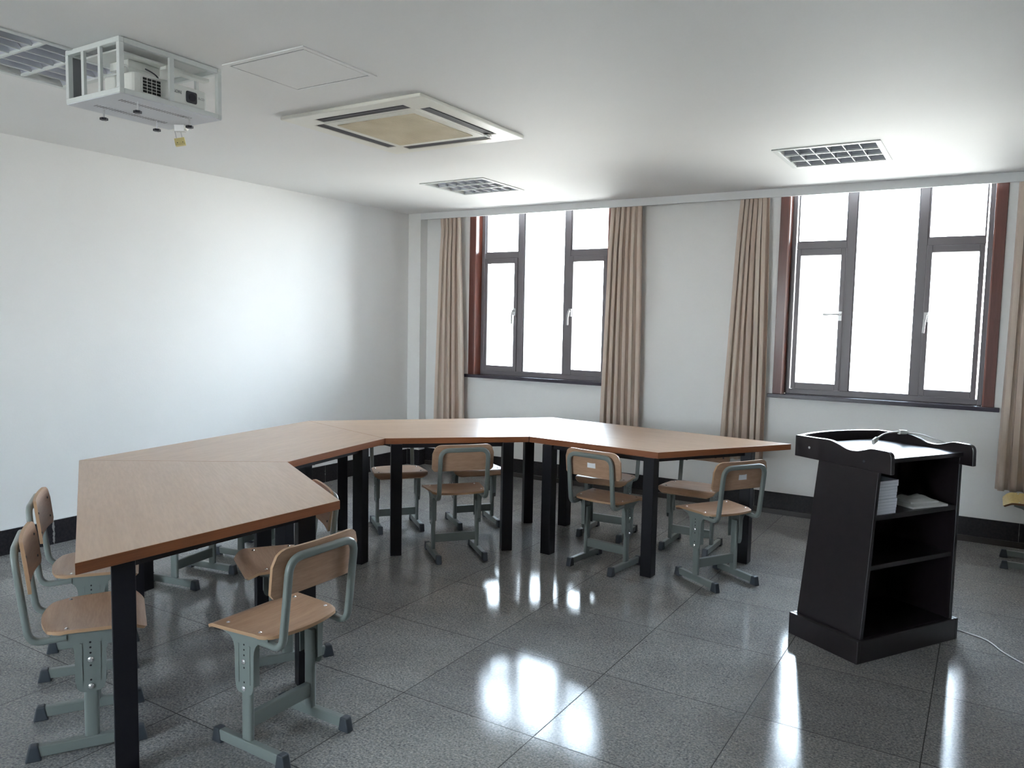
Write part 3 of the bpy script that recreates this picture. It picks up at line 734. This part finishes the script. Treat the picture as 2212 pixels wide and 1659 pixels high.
for s in (-1,1):
    a,b = sorted((s*q0,s*q1)); acbox(a,b,-hl,hl,zlo+.004,-.001); acbox(-hl,hl,a,b,zlo+.004,-.001)
new_obj('outlet_recess', bm, M_dark, ac)
for k in range(4):
    bm = bmesh.new(); Mx = Matrix.Rotation(k*PI/2,4,'Z') @ Matrix.Translation((.368,0,zlo+.0035)) @ Matrix.Rotation(math.radians(6),4,'Y')
    box(bm, (-.012,-hl+.012,-.0015), (.014,hl-.012,.0015), 0, Mx); new_obj('louver_flap', bm, M_dark, ac)
bm = bmesh.new(); box(bm, (-.312,-.312,zlo-.003), (.312,.312,zlo+.004)); gr = new_obj('grille_frame', bm, M_cream, ac, bevel=.003)
bm = bmesh.new(); box(bm, (-.262,-.262,zlo-.0065), (.262,.262,zlo-.003))
for i in range(46):
    yy = -.258+i*.0113; box(bm, (-.260,yy,zlo-.0075), (.260,yy+.006,zlo-.0065))
new_obj('intake_grille', bm, M_filter, gr)
bm = bmesh.new(); box(bm, (.322,.285,zlo-.006), (.350,.325,zlo-.001)); box(bm, (.330,.30,zlo-.012), (.342,.318,zlo-.006)); new_obj('clip', bm, M_wpl, ac)

# access hatch
hx0,hx1,hy0,hy1 = 2.282,2.722,-4.105,-3.720
hp = empty('access_hatch', ((hx0+hx1)/2,(hy0+hy1)/2,H), 0, 'flush square white access hatch in the ceiling between projector and air conditioner', 'ceiling hatch')
a,b = (hx1-hx0)/2,(hy1-hy0)/2
bm = bmesh.new()
for s in (-1,1):
    c,d = sorted((s*a,s*(a+.022))); box(bm, (c,-b-.022,-.004), (d,b+.022,0)); c,d = sorted((s*b,s*(b+.022))); box(bm, (-a,c,-.004), (a,d,0))
new_obj('frame', bm, M_ceil, hp)
bm = bmesh.new(); box(bm, (-a+.005,-b+.010,-.003), (a-.005,b-.010,-.0008)); new_obj('lid', bm, M_ceil, hp)
bm = bmesh.new(); box(bm, (-a,-b,-.0006), (a,b,-.0002)); new_obj('gap', bm, M_slot, hp)

# projector cage
cx0,cx1,cy0,cy1 = 1.835,2.205,-4.550,-4.085; cz0,cz1 = 2.343,2.553
cg = empty('projector_cage', ((cx0+cx1)/2,(cy0+cy1)/2,cz1), 0, 'white metal security cage hanging from the ceiling around the projector', 'cage')
ox,oy,oz = cg.location; b_ = .011
def lc(p): return (p[0]-ox,p[1]-oy,p[2]-oz)
bm = bmesh.new()
def bar(x0,y0,z0,x1,y1,z1): box(bm, lc((x0,y0,z0)), lc((x1,y1,z1)))
B = .020
for z0,z1 in ((cz0,cz0+B),(cz1-B,cz1)):
    bar(cx0,cy0,z0,cx1,cy0+B,z1); bar(cx0,cy1-B,z0,cx1,cy1,z1); bar(cx0,cy0+B,z0,cx0+B,cy1-B,z1); bar(cx1-B,cy0+B,z0,cx1,cy1-B,z1)
for x,y in ((cx0,cy0),(cx1-B,cy0),(cx0,cy1-B),(cx1-B,cy1-B)): bar(x,y,cz0+B,x+B,y+B,cz1-B)
new_obj('frame', bm, M_wmetal, cg, bevel=.002)
for (x0,y0,x1,y1) in ((cx1-.012,cy0+.215,cx1,cy0+.235),(cx0+.112,cy0,cx0+.130,cy0+.012),(cx0+.228,cy0,cx0+.243,cy0+.012),(cx0,cy0+.22,cx0+.012,cy0+.24),(cx0+.20,cy1-.012,cx0+.215,cy1)):
    bm = bmesh.new(); bar(x0,y0,cz0+B,x1,y1,cz1-B); new_obj('bar', bm, M_wmetal, cg)
bm = bmesh.new(); bar(cx0+.003,cy0+.02,cz0+B,cx0+.006,cy0+.075,cz1-B); new_obj('slotted_bracket', bm, M_slot, cg)
bm = bmesh.new(); bar(cx0+.002,cy0+.002,cz0-.003,cx1-.002,cy1-.002,cz0)
for xx in (cx0+.09,cx0+.26):
    for i in range(26):
        yy = cy0+.06+i*.0125; box(bm, lc((xx,yy,cz0-.0036)), lc((xx+.028,yy+.005,cz0-.003)), 1)
new_obj('bottom_plate', bm, [M_plate, M_slot], cg)
bm = bmesh.new(); bar(cx0+.06,cy0+.04,cz1-B-.012,cx0+.29,cy1-.10,cz1-B-.004); bar(cx0+.11,cy0+.12,cz1-B-.045,cx0+.24,cy0+.26,cz1-B-.012); bar(cx1-.10,cy0+.24,cz1-.05,cx1-.06,cy1-.015,cz1-.035)
new_obj('mounting_plate', bm, M_wpl, cg, bevel=.003)
for (x,y) in ((2.146,-4.440),(2.120,-4.185),(1.912,-4.439),(1.937,-4.215)):
    bm = bmesh.new(); cyl(bm, lc((x,y,cz0)), lc((x,y,cz0-.040)), .0035, 10); k = new_obj('thumb_screw', bm, M_chrome, cg, smooth=40)
    bm = bmesh.new(); pts = []
    for i in range(24):
        a = 2*PI*i/24; rr_ = .0145+.0018*math.cos(6*a); pts.append((lc((x,y,0))[0]+rr_*math.cos(a), lc((x,y,0))[1]+rr_*math.sin(a)))
    z = lc((0,0,cz0-.038))[2]; prism(bm, pts, z-.010, z); new_obj('knob', bm, M_knob, k, bevel=.001)
# hasp on the far corner and brass padlock
bm = bmesh.new(); hx_, hy_ = cx0+.045, cy1-.045
Mh = Matrix.Translation(lc((1.965,cy1-.030,cz0-.015))) @ Matrix.Rotation(.5,4,'Z')
box(bm, (-.026,-.012,-.016), (.020,.012,.012), 0, Mh); cyl(bm, Mh@Vector((.020,0,0)), Mh@Vector((.028,0,0)), .013, 14, mi=1)
new_obj('hasp', bm, [M_handle, M_cream], cg, bevel=.001)
pk = empty('padlock', (1.905,-4.085,cz0-.035), 0, 'small brass padlock hanging under the projector cage', 'padlock')
Mr = Matrix.Rotation(math.radians(-18),4,'Y') @ Matrix.Rotation(.75,4,'Z') @ Matrix.Scale(1.22,4)
bm = bmesh.new(); pth = [Vector((-.010,0,-.012)),Vector((-.010,0,.020))]+arc3((-.010,0,.022),(-.010,0,.036),(0,0,.036),4)+arc3((0,0,.036),(.010,0,.036),(.010,0,.022),4)+[Vector((.010,0,-.012))]
sweep(bm, [Mr@p for p in pth], circ(.0022,8), up=(0,1,0)); new_obj('shackle', bm, M_chrome, pk, smooth=50)
bm = bmesh.new(); box(bm, (-.018,-.006,-.040), (.018,.006,-.012), 0, Mr)
for x in (-.009,.010): cyl(bm, Mr@Vector((x,-.0066,-.030)), Mr@Vector((x,-.0058,-.030)), .0022, 8, mi=1)
new_obj('lock_body', bm, [M_brass, M_hole], pk, bevel=.002)

# projector
pr = empty('projector', (2.075,-4.305,2.385), 0, 'white projector with black vent and lens inside the ceiling cage', 'projector')
# long axis along y, lens face toward +x
bm = bmesh.new(); pl = rrect(.30,.36,.03,5)
pts = [(p[0]*.62,p[1]) for p in rrect(.36,.345,.05,5)]
zz0,zz1 = -.018,.062
prism(bm, [(min(p[0],.105),p[1]) for p in pts], zz0, zz1)
new_obj('body', bm, M_wpl, pr, bevel=.008, seg=3)
xf = .108
bm = bmesh.new(); Mx = Matrix(((0,0,1,0),(1,0,0,0),(0,1,0,0),(0,0,0,1)))
prism(bm, [(p[0]-.094,p[1]+.018) for p in rrect(.092,.066,.012,4)], .103, .1065, M=Mx); vt = new_obj('vent', bm, M_wpl, pr)
for i in range(4):
    for j in range(5):
        y = -.133+i*.0200; z = -.011+j*.0122
        bm = bmesh.new(); box(bm, (.106,y,z), (.1080,y+.0160,z+.0092)); new_obj('vent_slot', bm, M_hole, vt)
bm = bmesh.new(); prism(bm, [(p[0]+.088,p[1]+.022) for p in rrect(.052,.048,.008,4)], .103, .1075, M=Mx); ls = new_obj('lens_window', bm, M_knob, pr, bevel=.002)
bm = bmesh.new(); cyl(bm, (.107,.090,.022), (.1095,.090,.022), .016, 24); new_obj('lens', bm, mat('lens_glass',(.02,.02,.03),.08), ls, smooth=40)
def text(body, loc, size, parent, rot, m, name='lettering'):
    cu = bpy.data.curves.new(name,'FONT'); cu.body = body; cu.size = size; cu.extrude = .0003; cu.align_x = 'CENTER'; cu.align_y = 'CENTER'
    o = bpy.data.objects.new(name, cu); dg = bpy.context.evaluated_depsgraph_get(); C.objects.link(o); bpy.context.view_layer.update()
    me = bpy.data.meshes.new_from_object(o.evaluated_get(bpy.context.evaluated_depsgraph_get())); bpy.data.objects.remove(o)
    me.materials.clear(); me.materials.append(m)
    o = bpy.data.objects.new(name, me); C.objects.link(o); o.parent = parent; o.location = loc; o.rotation_euler = rot; return o
text('EPSON', (.1055,.012,.030), .019, pr, (PI/2,0,PI/2), M_slot)
text('3LCD', (.1055,.135,.026), .013, pr, (PI/2,0,PI/2), M_slot)
bm = bmesh.new(); sweep(bm, catmull([V(-.05,-.10,.062),V(.0,-.13,.10),V(.03,-.17,.09),V(.04,-.19,.03),V(.02,-.195,-.01),V(-.02,-.19,.0)],8), circ(.004,8)); o = new_obj('signal_cable', bm, M_cable, pr, smooth=60)
bm = bmesh.new(); sweep(bm, catmull([V(-.02,.02,.062),V(.02,-.01,.09),V(.0,-.05,.115),V(-.06,-.08,.13)],8), circ(.003,8)); o = new_obj('power_cable', bm, M_knob, pr, smooth=60)
bm = bmesh.new()
for y in (-.1,.1): cyl(bm, (0,y,-.042), (0,y,-.018), .008, 10); 
new_obj('foot', bm, M_cap, pr)

# ------------------------------------------------------------------ outside + light
w = bpy.data.worlds.new('daylight'); bpy.context.scene.world = w; w.use_nodes = True
nt = w.node_tree; nt.nodes.clear()
out = nt.nodes.new('ShaderNodeOutputWorld'); bg = nt.nodes.new('ShaderNodeBackground'); tcn = nt.nodes.new('ShaderNodeTexCoord'); sp = nt.nodes.new('ShaderNodeSeparateXYZ'); rp = nt.nodes.new('ShaderNodeValToRGB'); mp = nt.nodes.new('ShaderNodeMapRange')
nt.links.new(tcn.outputs['Generated'], sp.inputs[0]); nt.links.new(sp.outputs[2], mp.inputs[0]); mp.inputs[1].default_value = -1; mp.inputs[2].default_value = 1
nt.links.new(mp.outputs[0], rp.inputs[0]); nt.links.new(rp.outputs[0], bg.inputs[0]); nt.links.new(bg.outputs[0], out.inputs[0])
e = rp.color_ramp.elements; e[0].position = 0; e[0].color = (.38,.375,.36,1); e[1].position = 1; e[1].color = (.58,.76,1,1)
for p_,c_ in ((.46,(.48,.475,.46,1)),(.50,(.94,.965,1,1)),(.60,(.80,.90,1,1))):
    q_ = e.new(p_); q_.color = c_
bg.inputs['Strength'].default_value = 12
sun = bpy.data.lights.new('sun','SUN'); sun.energy = 14; sun.angle = .01; sun.color = (1,.93,.82)
so = bpy.data.objects.new('sun', sun); C.objects.link(so); so.rotation_euler = Vector((-1,-.21,-.40)).to_track_quat('-Z','Y').to_euler()

# ------------------------------------------------------------------ camera
yaw,pitch,roll = math.radians(31.533),math.radians(4.6544),math.radians(1.1358)
f = Vector((-math.sin(yaw)*math.cos(pitch), math.cos(yaw)*math.cos(pitch), -math.sin(pitch)))
r = Vector((math.cos(yaw), math.sin(yaw), 0)); u = r.cross(f)
r2 = r*math.cos(roll)+u*math.sin(roll); u2 = -r*math.sin(roll)+u*math.cos(roll)
cam = bpy.data.cameras.new('camera'); co = bpy.data.objects.new('camera', cam); C.objects.link(co)
Mc = Matrix((( r2.x,u2.x,-f.x,5.098),(r2.y,u2.y,-f.y,-6.3543),(r2.z,u2.z,-f.z,1.5),(0,0,0,1)))
co.matrix_world = Mc; cam.sensor_width = 36; cam.lens = 1678.569*36/2212; cam.clip_start = .05
sc = bpy.context.scene; sc.camera = co
sc.view_settings.view_transform = 'Standard'; sc.view_settings.look = 'None'; sc.view_settings.gamma = 1; sc.view_settings.exposure = 1.8
try: sc.view_settings.use_curve_mapping = False
except Exception: pass
sc.cycles.max_bounces = 12; sc.cycles.diffuse_bounces = 8; sc.cycles.transparent_max_bounces = 16
